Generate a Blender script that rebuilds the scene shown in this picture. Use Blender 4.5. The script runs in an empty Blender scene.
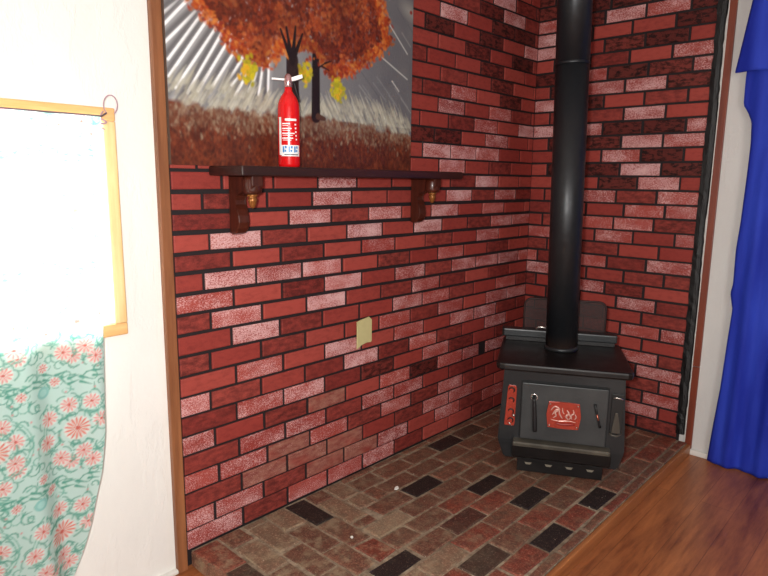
import bpy, bmesh, math, random
import numpy as np
from mathutils import Vector, Matrix
random.seed(7)
scene = bpy.context.scene
COL = scene.collection

# ---------------------------------------------------------------- camera, sky, lights, exposure
cam_d = bpy.data.cameras.new('camera'); cam = bpy.data.objects.new('camera', cam_d); COL.objects.link(cam)
cam_d.sensor_fit = 'HORIZONTAL'; cam_d.sensor_width = 36.0; cam_d.lens = 613.14 / 768 * 36.0
cam_d.clip_start = 0.02
CAM = Vector((-3.1226, -1.7824, 1.2523))
R_ = Vector((0.682, -0.732, 0.012)).normalized()
B_ = Vector((-0.722, -0.670, 0.173)); B_ = (B_ - R_ * B_.dot(R_)).normalized()
U_ = B_.cross(R_)
m = Matrix.Identity(4)
for i in range(3):
    m[i][0], m[i][1], m[i][2], m[i][3] = R_[i], U_[i], B_[i], CAM[i]
cam.matrix_world = m
scene.camera = cam

world = bpy.data.worlds.new('sky'); scene.world = world; world.use_nodes = True
wn = world.node_tree.nodes
wn['Background'].inputs[0].default_value = (0.93, 0.97, 1.0, 1)
wn['Background'].inputs[1].default_value = 21.0

def area(name, loc, target, sx, sy, power, color=(1, 1, 1), shape='RECTANGLE'):
    l = bpy.data.lights.new(name, 'AREA'); l.shape = shape; l.size = sx
    if shape in ('RECTANGLE', 'ELLIPSE'): l.size_y = sy
    l.energy = power; l.color = color
    o = bpy.data.objects.new(name, l); COL.objects.link(o)
    o.location = loc
    o.rotation_euler = (Vector(target) - Vector(loc)).to_track_quat('-Z', 'Y').to_euler()
    return o
# the camera's own flash, beside the lens
area('camera_flash', CAM - R_ * 0.085 + U_ * 0.045 + B_ * 0.02, (-1.2, -0.2, 0.9), 0.07, 0.07, 43.0, (1.0, 0.985, 0.955), 'DISK')
# added fill for general ambient light behind the photographer, no window there
area('fill_behind', (-4.2, -4.6, 1.5), (-1.2, 0.0, 0.9), 1.5, 1.2, 56.0, (1.0, 0.99, 0.975))

vs = scene.view_settings
scene.display_settings.display_device = 'sRGB'
vs.view_transform = 'Standard'; vs.look = 'None'; vs.gamma = 1.0; vs.use_curve_mapping = False
vs.exposure = 0.0

# ---------------------------------------------------------------- helpers
def s2l(c):
    return tuple(((x / 12.92) if x <= 0.04045 else ((x + 0.055) / 1.055) ** 2.4) for x in [v / 255 for v in c])

class NT:
    def __init__(s, name):
        s.m = bpy.data.materials.new(name); s.m.use_nodes = True
        s.t = s.m.node_tree; s.n = s.t.nodes; s.b = s.n['Principled BSDF']; s.out = s.n['Material Output']
    def add(s, typ, **k):
        nd = s.n.new(typ)
        for a, v in k.items(): setattr(nd, a, v)
        return nd
    def lk(s, a, b): s.t.links.new(a, b)
    def put(s, sock, v):
        if isinstance(v, bpy.types.NodeSocket): s.lk(v, sock)
        else: sock.default_value = (v + (1,)) if isinstance(v, tuple) and len(v) == 3 and sock.type == 'RGBA' else v
    def mix(s, f, a, b, blend='MIX'):
        nd = s.add('ShaderNodeMix', data_type='RGBA', blend_type=blend)
        s.put(nd.inputs[0], f); s.put(nd.inputs[6], a); s.put(nd.inputs[7], b)
        return nd.outputs[2]
    def math(s, op, a, b=0.0, clamp=False):
        nd = s.add('ShaderNodeMath', operation=op, use_clamp=clamp)
        s.put(nd.inputs[0], a); s.put(nd.inputs[1], b)
        return nd.outputs[0]
    def noise(s, scale, detail=4.0, rough=0.6, vec=None, stretch=None):
        nd = s.add('ShaderNodeTexNoise'); nd.inputs['Scale'].default_value = scale
        nd.inputs['Detail'].default_value = detail; nd.inputs['Roughness'].default_value = rough
        if vec is None: vec = s.coord()
        if stretch:
            mp = s.add('ShaderNodeMapping'); mp.inputs['Scale'].default_value = stretch
            s.lk(vec, mp.inputs[0]); vec = mp.outputs[0]
        s.lk(vec, nd.inputs['Vector'])
        return nd.outputs['Fac']
    def coord(s):
        if not hasattr(s, '_c'): s._c = s.add('ShaderNodeTexCoord').outputs['Object']
        return s._c
    def ramp(s, v, lo, hi, clamp=True):
        nd = s.add('ShaderNodeMapRange', clamp=clamp)
        s.put(nd.inputs[0], v); nd.inputs[1].default_value = lo; nd.inputs[2].default_value = hi
        return nd.outputs[0]
    def bump(s, h, strength=0.3, dist=0.01):
        nd = s.add('ShaderNodeBump'); nd.inputs['Strength'].default_value = strength; nd.inputs['Distance'].default_value = dist
        s.lk(h, nd.inputs['Height']); s.lk(nd.outputs[0], s.b.inputs['Normal'])
    def base(s, v): s.put(s.b.inputs['Base Color'], v)
    def rough(s, v): s.put(s.b.inputs['Roughness'], v)
    def attr(s, name):
        return s.add('ShaderNodeAttribute', attribute_name=name)

def simple(name, rgb, rough=0.5, metal=0.0, var=0.0, scale=30.0, bump=0.0, spec=None):
    t = NT(name); c = s2l(rgb)
    if var:
        d = tuple(x * (1 - var) for x in c); u = tuple(min(1, x * (1 + var)) for x in c)
        t.base(t.mix(t.noise(scale), d, u))
    else: t.base(c)
    t.rough(rough); t.b.inputs['Metallic'].default_value = metal
    if spec is not None: t.b.inputs['Specular IOR Level'].default_value = spec
    if bump: t.bump(t.noise(scale * 3), bump, 0.004)
    return t.m

def link_mesh(name, me, mats, parent=None):
    o = bpy.data.objects.new(name, me); COL.objects.link(o)
    for mm in (mats if isinstance(mats, (list, tuple)) else [mats]): me.materials.append(mm)
    if parent: o.parent = parent
    return o
def obj(name, bm, mats, parent=None, smooth=False):
    me = bpy.data.meshes.new(name)
    bmesh.ops.recalc_face_normals(bm, faces=bm.faces)
    bm.to_mesh(me); bm.free()
    if smooth:
        for p in me.polygons: p.use_smooth = True
    return link_mesh(name, me, mats, parent)
def thing(name, label, cat, loc=(0, 0, 0), rotz=0.0, group=None):
    o = bpy.data.objects.new(name, None); COL.objects.link(o)
    o.location = loc; o.rotation_euler = (0, 0, rotz); o.empty_display_size = 0.05
    o['label'] = label; o['category'] = cat
    if group: o['group'] = group
    return o
def tag(o, label, cat, group=None):
    o['label'] = label; o['category'] = cat
    if group: o['group'] = group
    return o
def struct(o): o['kind'] = 'structure'; return o

def add_box(bm, x0, x1, y0, y1, z0, z1, bev=0.0, seg=2):
    r = bmesh.ops.create_cube(bm, size=1.0)
    vs_ = r['verts']
    for v in vs_:
        v.co = Vector(((x0 + x1) / 2 + v.co.x * (x1 - x0), (y0 + y1) / 2 + v.co.y * (y1 - y0), (z0 + z1) / 2 + v.co.z * (z1 - z0)))
    if bev > 0:
        es = list({e for v in vs_ for e in v.link_edges})
        bmesh.ops.bevel(bm, geom=es, offset=bev, segments=seg, affect='EDGES', profile=0.6)
def box(*a, **k):
    bm = bmesh.new(); add_box(bm, *a, **k); return bm
def add_prism(bm, pts, fn, h0, h1, bev=0.0):
    """polygon pts (a,b) extruded between h0 and h1; fn(a,b,h) gives the point"""
    lo = [bm.verts.new(fn(a, b, h0)) for a, b in pts]; hi = [bm.verts.new(fn(a, b, h1)) for a, b in pts]
    n = len(pts); fs = [bm.faces.new(lo), bm.faces.new(hi[::-1])]
    for i in range(n): fs.append(bm.faces.new((lo[i], lo[(i + 1) % n], hi[(i + 1) % n], hi[i])))
    if bev:
        es = list({e for f in fs[:2] for e in f.edges})
        bmesh.ops.bevel(bm, geom=es, offset=bev, segments=2, affect='EDGES', profile=0.5)
def add_lathe(bm, prof, cx, cy, seg=32, axis=None):
    rings = []
    for r, z in prof:
        rings.append([bm.verts.new((cx + max(r, 1e-5) * math.cos(2 * math.pi * i / seg), cy + max(r, 1e-5) * math.sin(2 * math.pi * i / seg), z)) for i in range(seg)])
    for a, b in zip(rings, rings[1:]):
        for i in range(seg): bm.faces.new((a[i], a[(i + 1) % seg], b[(i + 1) % seg], b[i]))
    bm.faces.new(rings[0][::-1]); bm.faces.new(rings[-1])
def add_tube(bm, pts, r, seg=10, closed=False):
    pts = [Vector(p) for p in pts]; n = len(pts); rings = []
    rr = r if isinstance(r, (list, tuple)) else [r] * n
    up = None
    for i, p in enumerate(pts):
        a = pts[(i - 1) % n] if (closed or i > 0) else pts[i]
        b = pts[(i + 1) % n] if (closed or i < n - 1) else pts[i]
        t = (b - a).normalized()
        if up is None:
            up = t.orthogonal().normalized()
        else:
            up = (up - t * up.dot(t))
            up = up.normalized() if up.length > 1e-6 else t.orthogonal().normalized()
        s = t.cross(up)
        rings.append([bm.verts.new(p + rr[i] * (up * math.cos(2 * math.pi * k / seg) + s * math.sin(2 * math.pi * k / seg))) for k in range(seg)])
    prs = list(zip(rings, rings[1:])) + ([(rings[-1], rings[0])] if closed else [])
    for a, b in prs:
        for k in range(seg): bm.faces.new((a[k], a[(k + 1) % seg], b[(k + 1) % seg], b[k]))
    if not closed:
        bm.faces.new(rings[0][::-1]); bm.faces.new(rings[-1])
def smooth_path(pts, n=6):
    out = []; P = [Vector(p) for p in pts]
    for i in range(len(P) - 1):
        p0 = P[max(i - 1, 0)]; p1 = P[i]; p2 = P[i + 1]; p3 = P[min(i + 2, len(P) - 1)]
        for k in range(n):
            t = k / n
            out.append(0.5 * ((2 * p1) + (p2 - p0) * t + (2 * p0 - 5 * p1 + 4 * p2 - p3) * t * t + (3 * p1 - p0 - 3 * p2 + p3) * t ** 3))
    out.append(P[-1]); return out
def interp(v, xs, ys):
    return float(np.interp(v, xs, ys))

# ---------------------------------------------------------------- materials
def mat_brick():
    t = NT('painted_red_brick')
    a = t.attr('bk'); sep = t.add('ShaderNodeSeparateColor'); t.lk(a.outputs['Color'], sep.inputs[0])
    W, D, G = sep.outputs[0], sep.outputs[1], sep.outputs[2]
    rnd = t.attr('br').outputs['Fac']
    geo = t.add('ShaderNodeNewGeometry').outputs['Position']
    off = t.add('ShaderNodeVectorMath', operation='ADD'); t.lk(geo, off.inputs[0])
    sc = t.add('ShaderNodeCombineXYZ'); t.lk(t.math('MULTIPLY', rnd, 7.0), sc.inputs[0]); t.lk(t.math('MULTIPLY', rnd, 3.0), sc.inputs[2])
    t.lk(sc.outputs[0], off.inputs[1]); vec = off.outputs[0]
    fine = t.noise(190, 4, 0.85, vec, (1.0, 1.0, 1.5)); mid = t.noise(30, 5, 0.65, vec, (1, 1, 2.2)); big = t.noise(9, 3, 0.5, vec, (1, 1, 2))
    plain = t.mix(rnd, s2l((146, 56, 49)), s2l((170, 75, 65)))
    plain = t.mix(t.math('MULTIPLY', t.ramp(mid, 0.5, 0.75), 0.4), plain, s2l((116, 38, 35)))
    dk = t.math('MULTIPLY', D, t.ramp(t.math('ADD', t.math('MULTIPLY', mid, 0.7), t.math('MULTIPLY', fine, 0.4)), 0.34, 0.62))
    dk = t.math('MAXIMUM', dk, t.ramp(D, 0.72, 1.12))
    dcol = t.mix(t.ramp(D, 0.55, 0.95), s2l((70, 28, 27)), s2l((34, 17, 16)))
    c = t.mix(dk, plain, dcol)
    gcol = t.mix(t.ramp(mid, 0.35, 0.65), s2l((156, 108, 92)), s2l((128, 66, 58)))
    c = t.mix(t.math('MULTIPLY', G, t.ramp(big, 0.2, 0.5)), c, gcol)
    wf = t.math('ADD', t.math('MULTIPLY', fine, 0.8), t.math('MULTIPLY', big, 0.22))
    thr = t.math('SUBTRACT', wf, t.math('SUBTRACT', 0.64, t.math('MULTIPLY', W, 0.175)))
    wm = t.math('MULTIPLY', t.ramp(thr, 0.0, 0.07), t.ramp(W, 0.0, 0.25))
    c = t.mix(t.math('MULTIPLY', wm, 0.9), c, t.mix(big, s2l((206, 146, 144)), s2l((228, 192, 190))))
    t.base(c); t.rough(t.ramp(fine, -0.6, 1.2)); t.b.inputs['Specular IOR Level'].default_value = 0.2
    t.bump(t.math('ADD', t.math('MULTIPLY', fine, 0.7), mid), 0.35, 0.004)
    return t.m
M = {}
M['brick'] = mat_brick()
M['mortar'] = simple('dark_mortar', (26, 16, 18), 0.75, var=0.4, scale=60, bump=0.4)

def mat_plaster(name, rgb):
    t = NT(name); c = s2l(rgb)
    n1 = t.noise(7, 6, 0.65, None, (1, 1, 0.35)); n2 = t.noise(55, 4, 0.6)
    t.base(t.mix(t.ramp(n1, 0.3, 0.7), tuple(x * 0.93 for x in c), c)); t.rough(0.75)
    t.bump(t.math('ADD', t.math('MULTIPLY', n2, 0.5), t.math('MULTIPLY', t.ramp(n1, 0.48, 0.53), 0.5)), 0.25, 0.006)
    return t.m
M['plaster'] = mat_plaster('cream_plaster', (232, 230, 224))
M['plaster_grey'] = mat_plaster('white_panel', (213, 211, 207))
M['ceiling'] = simple('ceiling_white', (225, 223, 218), 0.9)

def mat_wood(name, dark, light, scale=1.0, rough=0.4, axis='X', coat=0.0, cont=(0.35, 0.68)):
    t = NT(name)
    st = {'X': (1.2, 16, 16), 'Y': (16, 1.2, 16), 'Z': (16, 16, 1.2)}[axis]
    n1 = t.noise(2.2 * scale, 6, 0.62, None, st); n2 = t.noise(1.1 * scale, 2, 0.5, None, tuple(v * 0.35 for v in st))
    f = t.math('ADD', t.math('MULTIPLY', n1, 0.65), t.math('MULTIPLY', n2, 0.35))
    t.base(t.mix(t.ramp(f, cont[0], cont[1]), s2l(dark), s2l(light))); t.rough(rough)
    if coat: t.b.inputs['Coat Weight'].default_value = coat; t.b.inputs['Coat Roughness'].default_value = 0.08
    t.bump(n1, 0.08, 0.003)
    return t.m
def mat_floor():
    t = NT('laminate_planks')
    n1 = t.noise(2.6, 8, 0.7, None, (1.3, 11, 1)); n2 = t.noise(2.2, 4, 0.6, None, (0.45, 2.6, 1)); n3 = t.noise(14, 4, 0.6, None, (0.6, 5, 1))
    f = t.math('ADD', t.math('MULTIPLY', n1, 0.55), t.math('MULTIPLY', n2, 0.45))
    c = t.mix(t.ramp(f, 0.38, 0.62), s2l((112, 58, 33)), s2l((184, 114, 66)))
    c = t.mix(t.math('MULTIPLY', t.ramp(n3, 0.6, 0.8), 0.45), c, s2l((70, 30, 18)))
    br = t.add('ShaderNodeTexBrick'); br.offset = 0.37
    for k, v in (('Scale', 1.0), ('Mortar Size', 0.0014), ('Brick Width', 1.25), ('Row Height', 0.127), ('Bias', 0.0)): br.inputs[k].default_value = v
    br.inputs['Color1'].default_value = (0.94, 0.94, 0.94, 1); br.inputs['Color2'].default_value = (1.04, 1.02, 1.0, 1); br.inputs['Mortar'].default_value = (0.6, 0.55, 0.55, 1)
    t.lk(t.coord(), br.inputs['Vector'])
    t.base(t.mix(1.0, c, br.outputs['Color'], 'MULTIPLY')); t.rough(0.38)
    t.bump(n1, 0.05, 0.002)
    return t.m
M['floor'] = mat_floor()
M['oak_trim'] = mat_wood('brown_trim_wood', (112, 66, 40), (160, 104, 66), 1.0, 0.45, 'Z')
M['red_trim'] = mat_wood('reddish_trim_wood', (104, 44, 28), (140, 66, 42), 1.0, 0.45, 'Z')
M['edge_wood'] = mat_wood('floor_edge_wood', (126, 70, 38), (176, 112, 64), 1.0, 0.4, 'X')
M['pine'] = mat_wood('varnished_pine', (206, 150, 92), (236, 198, 138), 1.0, 0.35, 'X')  # window bloom put into both pine colours, paler than the bare wood
M['pine_v'] = mat_wood('varnished_pine_upright', (212, 166, 108), (240, 212, 158), 1.0, 0.35, 'Z')  # uprights carry more of the bloom in their colour
M['mahogany'] = mat_wood('dark_mahogany', (26, 11, 9), (62, 26, 18), 1.0, 0.42, 'X', 0.08)
M['mahogany_v'] = mat_wood('red_mahogany', (34, 13, 9), (84, 34, 19), 1.0, 0.36, 'Z', 0.1)
M['gilt'] = simple('golden_wood', (150, 96, 48), 0.22, 0.5)
M['white_paint'] = simple('white_paint', (222, 219, 212), 0.5)
M['mastic'] = simple('black_mastic', (10, 10, 11), 0.4, var=0.5, scale=50, bump=0.8)

# ---------------------------------------------------------------- the room shell
XW, YB, ZF, ZC = -5.4, -5.2, -0.06, 2.42
struct(obj('floor', box(XW, 0.1, YB, 0.1, ZF - 0.1, ZF), M['floor']))
struct(obj('ceiling', box(XW, 0.1, YB, 0.1, ZC, ZC + 0.08), M['ceiling']))
WX0, WX1, WZ0, WZ1 = -3.36, -2.372, 0.826, 1.405        # window opening
bm = bmesh.new()
add_box(bm, XW, WX0, 0.0, 0.1, ZF, ZC); add_box(bm, WX1, -2.178, 0.0, 0.1, ZF, ZC)
add_box(bm, WX0, WX1, 0.0, 0.1, ZF, WZ0); add_box(bm, WX0, WX1, 0.0, 0.1, WZ1, ZC)
struct(obj('wall_left', bm, M['plaster']))
struct(obj('wall_right', box(0.0, 0.1, YB, -0.905, ZF, ZC), M['plaster_grey']))
struct(obj('wall_back', box(XW, 0.1, YB - 0.1, YB, ZF, ZC), M['plaster_grey']))
struct(obj('wall_front', box(XW - 0.1, XW, YB, 0.1, ZF, ZC), M['plaster_grey']))

# ---- brick walls, course by course
CH = 0.0677
LJ = {0:-1.95,1:-2.063,2:-1.951,3:-2.042,4:-1.957,5:-2.053,6:-1.963,7:-2.064,8:-1.961,9:-2.06,10:-1.974,11:-2.052,12:-1.961,13:-2.073,14:-1.964,15:-2.047,16:-1.924,17:-2.02,18:-1.992,19:-.842,20:-.963,21:-.883,22:-.987,23:-.861,24:-.974,25:-.851,26:-.948,27:-.872,28:-.965,29:-.863,30:-.97,31:-.86}
RJ = {0:-.69,1:-.795,2:-.709,3:-.787,4:-.865,5:-.77,6:-.684,7:-.769,8:-.672,9:-.737,10:-.671,11:-.765,12:-.672,13:-.728,14:-.596,15:-.691,16:-.74,17:-.695,18:-.797,19:-.704,20:-.803,21:-.701,22:-.8,23:-.702,24:-.797,25:-.698,26:-.806,27:-.71,28:-.78,29:-.714,30:-.775}
LT = {0:'wDwwwDPPDPP',1:'wwDGGwPwDwP',2:'DGGGPDwwPPP',3:'wwGwDwDwDPP',4:'DwwDwwPDPPP',5:'wPDGPwKwwwP',6:'DwWDKPwDPDP',7:'WDPDWDwDPwP',8:'PwPWPwPwwDD',9:'DPDPPwDwPww',
      10:'PWPDPwwDPwD'.replace('PWPD','PWDP',1),11:'DWPWPDwDPDP',12:'HPDWPwDwwww',13:'PWHWPDPwPDP',14:'DPDPwPDPwPP',15:'PWDPWPWPDww',16:'DPWDWPWPwPP',17:'PDPPWPPPWDwD',18:'PPPWPPPDWPP',
      19:'PWPDP',20:'PWWwPP',21:'KKPwPP',22:'PPDwPW',23:'PwPwDP',24:'DDwPKP',25:'PDPKPP',26:'DPPKPP',27:'PPKPKD',28:'PKPKPW',29:'PWPKKD',30:'PPDKWD',31:'PDDWDK'}
RT = {0:'DDDDDD',1:'PPPwP',2:'PPPDw',3:'PPPDw',4:'PPPDww',5:'PPPwD',6:'PPPPP',7:'PPPww',8:'PPDPDP',9:'PDPwD',10:'DPwDPP',11:'wPPDD',12:'wDwDwP',13:'DPDPP',14:'wPwPw',15:'PDwwD',16:'DPPww',17:'PPwDw',18:'PPKWP',
      19:'PKKWK',20:'PPwKP',21:'PKKWw',22:'WwKKw',23:'PDDWP',24:'WKPDP',25:'PKwWK',26:'KwKKw',27:'PKDPw',28:'WPKKP',29:'WKPPK',30:'wKWwK'}
LOFF = {0:0,1:0,2:0,3:0,4:0,5:0,6:0,7:0,8:0,9:-1,10:-1,11:-2,12:-1.6,13:-1.5,14:-1.2,15:.5,16:1,17:2,18:3}
TYP = {'P':(0.0,0.16,0.0),'w':(0.7,0.15,0.0),'W':(1.0,0.1,0.0),'D':(0.0,0.66,0.0),'K':(0.0,1.0,0.0),'G':(0.25,0.2,0.9),'H':(0.75,0.15,0.0)}
def joints(j, pitch, lo, hi):
    a = j
    while a > lo + 0.05: a -= pitch
    a += pitch if a <= lo + 0.05 else 0
    xs = [lo]
    while a < hi - 0.02:
        if a - lo > 0.05: xs.append(a)
        a += pitch
    return xs + [hi]
def brick_wall(name, rows, plane):
    """rows: (z0, z1 as functions of s; list of (s0, s1, type)); plane(s, d, z) -> point, d = distance off the wall"""
    V, F, bk, br, mi = [], [], [], [], []
    rng = random.Random(3)
    for z0, z1, bricks, gz in rows:
        for s0, s1, ty in bricks:
            g = 0.0062 + rng.uniform(-0.0012, 0.0012)
            a, b = s0 + g, s1 - g
            d = 0.0065 + rng.uniform(-0.0012, 0.0012); c = 0.003
            j = [rng.uniform(-0.0012, 0.0012) for _ in range(8)]
            q = [(a, z0(a) + gz + j[0]), (b, z0(b) + gz + j[1]), (b, z1(b) - gz + j[2]), (a, z1(a) - gz + j[3])]
            qi = [(q[0][0] + c, q[0][1] + c), (q[1][0] - c, q[1][1] + c), (q[2][0] - c, q[2][1] - c), (q[3][0] + c, q[3][1] - c)]
            k = len(V)
            V += [plane(s, 0.0, z) for s, z in q] + [plane(s, d - c * 0.6, z) for s, z in q] + [plane(s, d, z) for s, z in qi]
            fs = [(8, 9, 10, 11)] + [(4 + i, 4 + (i + 1) % 4, 8 + (i + 1) % 4, 8 + i) for i in range(4)] + [(i, (i + 1) % 4, 4 + (i + 1) % 4, 4 + i) for i in range(4)]
            F += [tuple(k + i for i in f) for f in fs]
            t = TYP[ty]; w = rng.uniform(-0.1, 0.1)
            col = (max(0, t[0] + w * (t[0] > 0)), max(0, min(1, t[1] + w)), t[2], 1.0); r = rng.random()
            bk += [col] * 12; br += [r] * 12
            mi += [0] * len(fs)
    return V, F, bk, br, mi
def wall_obj(name, data, slab):
    V, F, bk, br, mi = data
    k = len(V); V = V + slab[0]; F = F + [tuple(k + i for i in f) for f in slab[1]]; mi = mi + [1] * len(slab[1])
    bk = bk + [(0, 0, 0, 1)] * len(slab[0]); br = br + [0.0] * len(slab[0])
    me = bpy.data.meshes.new(name); me.from_pydata([tuple(v) for v in V], [], F)
    ca = me.attributes.new('bk', 'FLOAT_COLOR', 'POINT'); ca.data.foreach_set('color', np.array(bk, dtype=np.float32).ravel())
    ra = me.attributes.new('br', 'FLOAT', 'POINT'); ra.data.foreach_set('value', np.array(br, dtype=np.float32))
    o = link_mesh(name, me, [M['brick'], M['mortar']])
    me.polygons.foreach_set('material_index', mi); me.update()
    bm = bmesh.new(); bm.from_mesh(me); bmesh.ops.recalc_face_normals(bm, faces=bm.faces); bm.to_mesh(me); bm.free()
    return struct(o)
def slab_box(x0, x1, y0, y1, z0, z1):
    v = [(x, y, z) for x in (x0, x1) for y in (y0, y1) for z in (z0, z1)]
    return v, [(0, 1, 3, 2), (4, 6, 7, 5), (0, 4, 5, 1), (2, 3, 7, 6), (0, 2, 6, 4), (1, 5, 7, 3)]
NR = 35
rngf = random.Random(11)
def zl(k):
    off = LOFF.get(k, 3.0 if k > 18 else 0.0) * 0.0029
    return lambda s: CH * k - off * max(0.0, min(1.0, (-s - 1.1) / 1.0))
rows = []
for k in range(NR):
    j = LJ.get(k, -1.95 - (0.1 if k % 2 else 0.0)); xs = joints(j, 0.2067, -2.178, 0.0)
    if k == 16: xs = [-2.178] + [x for x in joints(-1.924, 0.2067, -2.178, 0.0) if x > -2.1]
    if k == 17: xs = [-2.178, -2.067, -1.94] + [x for x in joints(-1.813, 0.2067, -2.178, 0.0) if x > -1.85]
    ty = LT.get(k, '')
    n = len(xs) - 1
    if k >= 19: ty = 'P' * max(0, n - len(ty)) + ty if len(ty) <= n else ty[-n:]
    while len(ty) < n: ty += rngf.choice('PDKK' if k > 30 else 'PDw')
    gz = {18:.007,17:.008,16:.008,15:.0075,14:.0072,13:.007,12:.0064,11:.006,10:.0054,9:.0052,8:.005}.get(k, .0044 if k > 2 else (.0036 if k else .002))
    br_ = [(a, b, ty[i]) for i, (a, b) in enumerate(zip(xs, xs[1:]))]
    if k == 5: br_ = [(a, b - (0.055 if i == 8 else 0), t) for i, (a, b, t) in enumerate(br_)]
    rows.append((zl(k), zl(k + 1), br_, gz))
wall_obj('wall_left_brick', brick_wall('l', rows, lambda s, d, z: (s, -d, z)), slab_box(-2.178, 0.1, 0.0, 0.1, ZF, ZC))
rows = []
for k in range(NR):
    xs = joints(RJ.get(k, -0.7 - (0.1 if k % 2 else 0.0)), 0.201, -0.897, 0.0)[::-1]
    ty = RT.get(k, '')
    while len(ty) < len(xs) - 1: ty += rngf.choice('PDKK' if k > 30 else 'PD')
    gz = 0.0052
    rows.append(((lambda k: lambda s: CH * k)(k), (lambda k: lambda s: CH * (k + 1))(k), [(b, a, ty[i]) for i, (a, b) in enumerate(zip(xs, xs[1:]))], gz))
wall_obj('wall_right_brick', brick_wall('r', rows, lambda s, d, z: (-d, s, z)), slab_box(0.0, 0.1, -0.905, 0.0, ZF, ZC))

# ---- trims
def vtrim(name, x0, x1, y0, y1, z0, z1, mm, bev=0.003): return struct(obj(name, box(x0, x1, y0, y1, z0, z1, bev=bev), mm))
vtrim('trim_1', -2.219, -2.184, -0.020, 0.0, ZF, ZC, M['oak_trim'])
bm = bmesh.new(); add_box(bm, -0.014, 0.0, -0.967, -0.937, ZF + 0.03, 0.384, bev=0.002); add_box(bm, -0.014, 0.0, -0.967, -0.937, 0.3875, ZC, bev=0.002)
struct(obj('trim_2', bm, M['red_trim']))
# white strip between mastic and brown trim
vtrim('trim_3', -0.010, 0.0, -0.937, -0.932, 0.0, ZC, M['white_paint'], 0.001)
# quarter round at the foot of the white walls
struct(obj('baseboard_right', box(-0.016, 0.0, YB, -0.925, ZF, ZF + 0.028, bev=0.006), M['white_paint']))
struct(obj('baseboard_left', box(XW, -2.19, -0.018, 0.0, ZF, ZF + 0.014, bev=0.004), M['white_paint']))
# ragged black mastic bead closing the brick panel
bm = bmesh.new(); rg = random.Random(5)
prev = None; Z = 0.0
n = 90
L0 = [(-0.929 + rg.uniform(-0.002, 0.002) + 0.006 * math.sin(i * 0.21) * (i / n)) for i in range(n + 1)]
vsr = []
for i in range(n + 1):
    z = 0.03 + (ZC - 0.03) * i / n; yl = L0[i]; yr = -0.888 + rg.uniform(-0.003, 0.003)
    vsr.append([bm.verts.new((0.0, yl, z)), bm.verts.new((-0.012, yl + 0.004, z)), bm.verts.new((-0.0145 + rg.uniform(-.002, .002), (yl + yr) / 2, z)), bm.verts.new((-0.012, yr, z)), bm.verts.new((0.0, yr, z))])
for a, b in zip(vsr, vsr[1:]):
    for q in range(4): bm.faces.new((a[q], a[q + 1], b[q + 1], b[q]))
    bm.faces.new((a[4], a[0], b[0], b[4]))
bm.faces.new(vsr[0]); bm.faces.new(vsr[-1][::-1])
struct(obj('trim_4', bm, M['mastic']))
# wooden edging strip along the front of the hearth
struct(obj('trim_5', box(-2.16, -0.016, -0.966, -0.947, ZF, -0.008, bev=0.004), M['edge_wood']))

# ---------------------------------------------------------------- hearth
def mat_paver():
    t = NT('worn_brick_pavers')
    a = t.attr('bk'); sep = t.add('ShaderNodeSeparateColor'); t.lk(a.outputs['Color'], sep.inputs[0])
    pale, dark, red = sep.outputs[0], sep.outputs[1], sep.outputs[2]
    rnd = t.attr('br').outputs['Fac']; c0 = t.coord()
    off = t.add('ShaderNodeVectorMath', operation='ADD'); t.lk(c0, off.inputs[0])
    sc = t.add('ShaderNodeCombineXYZ'); t.lk(t.math('MULTIPLY', rnd, 9.0), sc.inputs[0]); t.lk(sc.outputs[0], off.inputs[1]); vec = off.outputs[0]
    fine = t.noise(150, 5, 0.8, vec); mid = t.noise(30, 5, 0.7, vec); ash = t.noise(5, 4, 0.6)
    c = t.mix(rnd, s2l((100, 62, 48)), s2l((132, 80, 60)))
    c = t.mix(t.ramp(mid, 0.42, 0.62), c, s2l((90, 66, 52)))
    c = t.mix(red, c, t.mix(t.ramp(mid, 0.35, 0.65), s2l((160, 64, 44)), s2l((110, 42, 32))))
    c = t.mix(t.math('MULTIPLY', t.ramp(fine, 0.52, 0.40), 0.6), c, s2l((52, 32, 26)))
    c = t.mix(t.math('MULTIPLY', t.ramp(fine, 0.53, 0.66), t.math('ADD', t.math('MULTIPLY', pale, 0.9), 0.38), True), c, s2l((192, 168, 140)))
    c = t.mix(t.math('MULTIPLY', pale, 0.5), c, s2l((158, 138, 112)))
    c = t.mix(t.math('MULTIPLY', t.ramp(ash, 0.5, 0.75), 0.35), c, s2l((140, 118, 94)))
    sx = t.add('ShaderNodeSeparateXYZ'); t.lk(t.coord(), sx.inputs[0])
    blot = t.noise(16, 5, 0.7)
    c = t.mix(t.math('MULTIPLY', t.ramp(blot, 0.5, 0.64), t.math('ADD', 0.22, t.math('MULTIPLY', t.ramp(sx.outputs[0], -1.2, -1.8), 0.4))), c, s2l((160, 142, 114)))
    c = t.mix(t.math('MULTIPLY', dark, t.ramp(fine, 0.72, 0.56)), c, s2l((26, 20, 21)))
    c = t.mix(t.math('MULTIPLY', t.ramp(t.noise(75, 3, 0.6), 0.71, 0.74), 0.75), c, s2l((206, 190, 168)))
    t.base(c); t.rough(0.6); t.b.inputs['Specular IOR Level'].default_value = 0.35
    t.bump(t.math('ADD', t.math('MULTIPLY', fine, 0.7), mid), 0.55, 0.006)
    return t.m
M['paver'] = mat_paver()
def mat_grout():
    t = NT('ashy_grout'); n1 = t.noise(40, 5, 0.7); n2 = t.noise(4, 3, 0.5)
    c = t.mix(t.ramp(n1, 0.35, 0.65), s2l((108, 90, 72)), s2l((168, 150, 126)))
    t.base(t.mix(t.math('MULTIPLY', t.ramp(n2, 0.45, 0.65), 0.5), c, s2l((80, 60, 44)))); t.rough(0.85); t.bump(n1, 0.5, 0.005)
    return t.m
M['grout'] = mat_grout()
HX0, HY0 = -2.16, -0.946
cells = []                    # (x0, x1, y0, y1)
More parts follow.
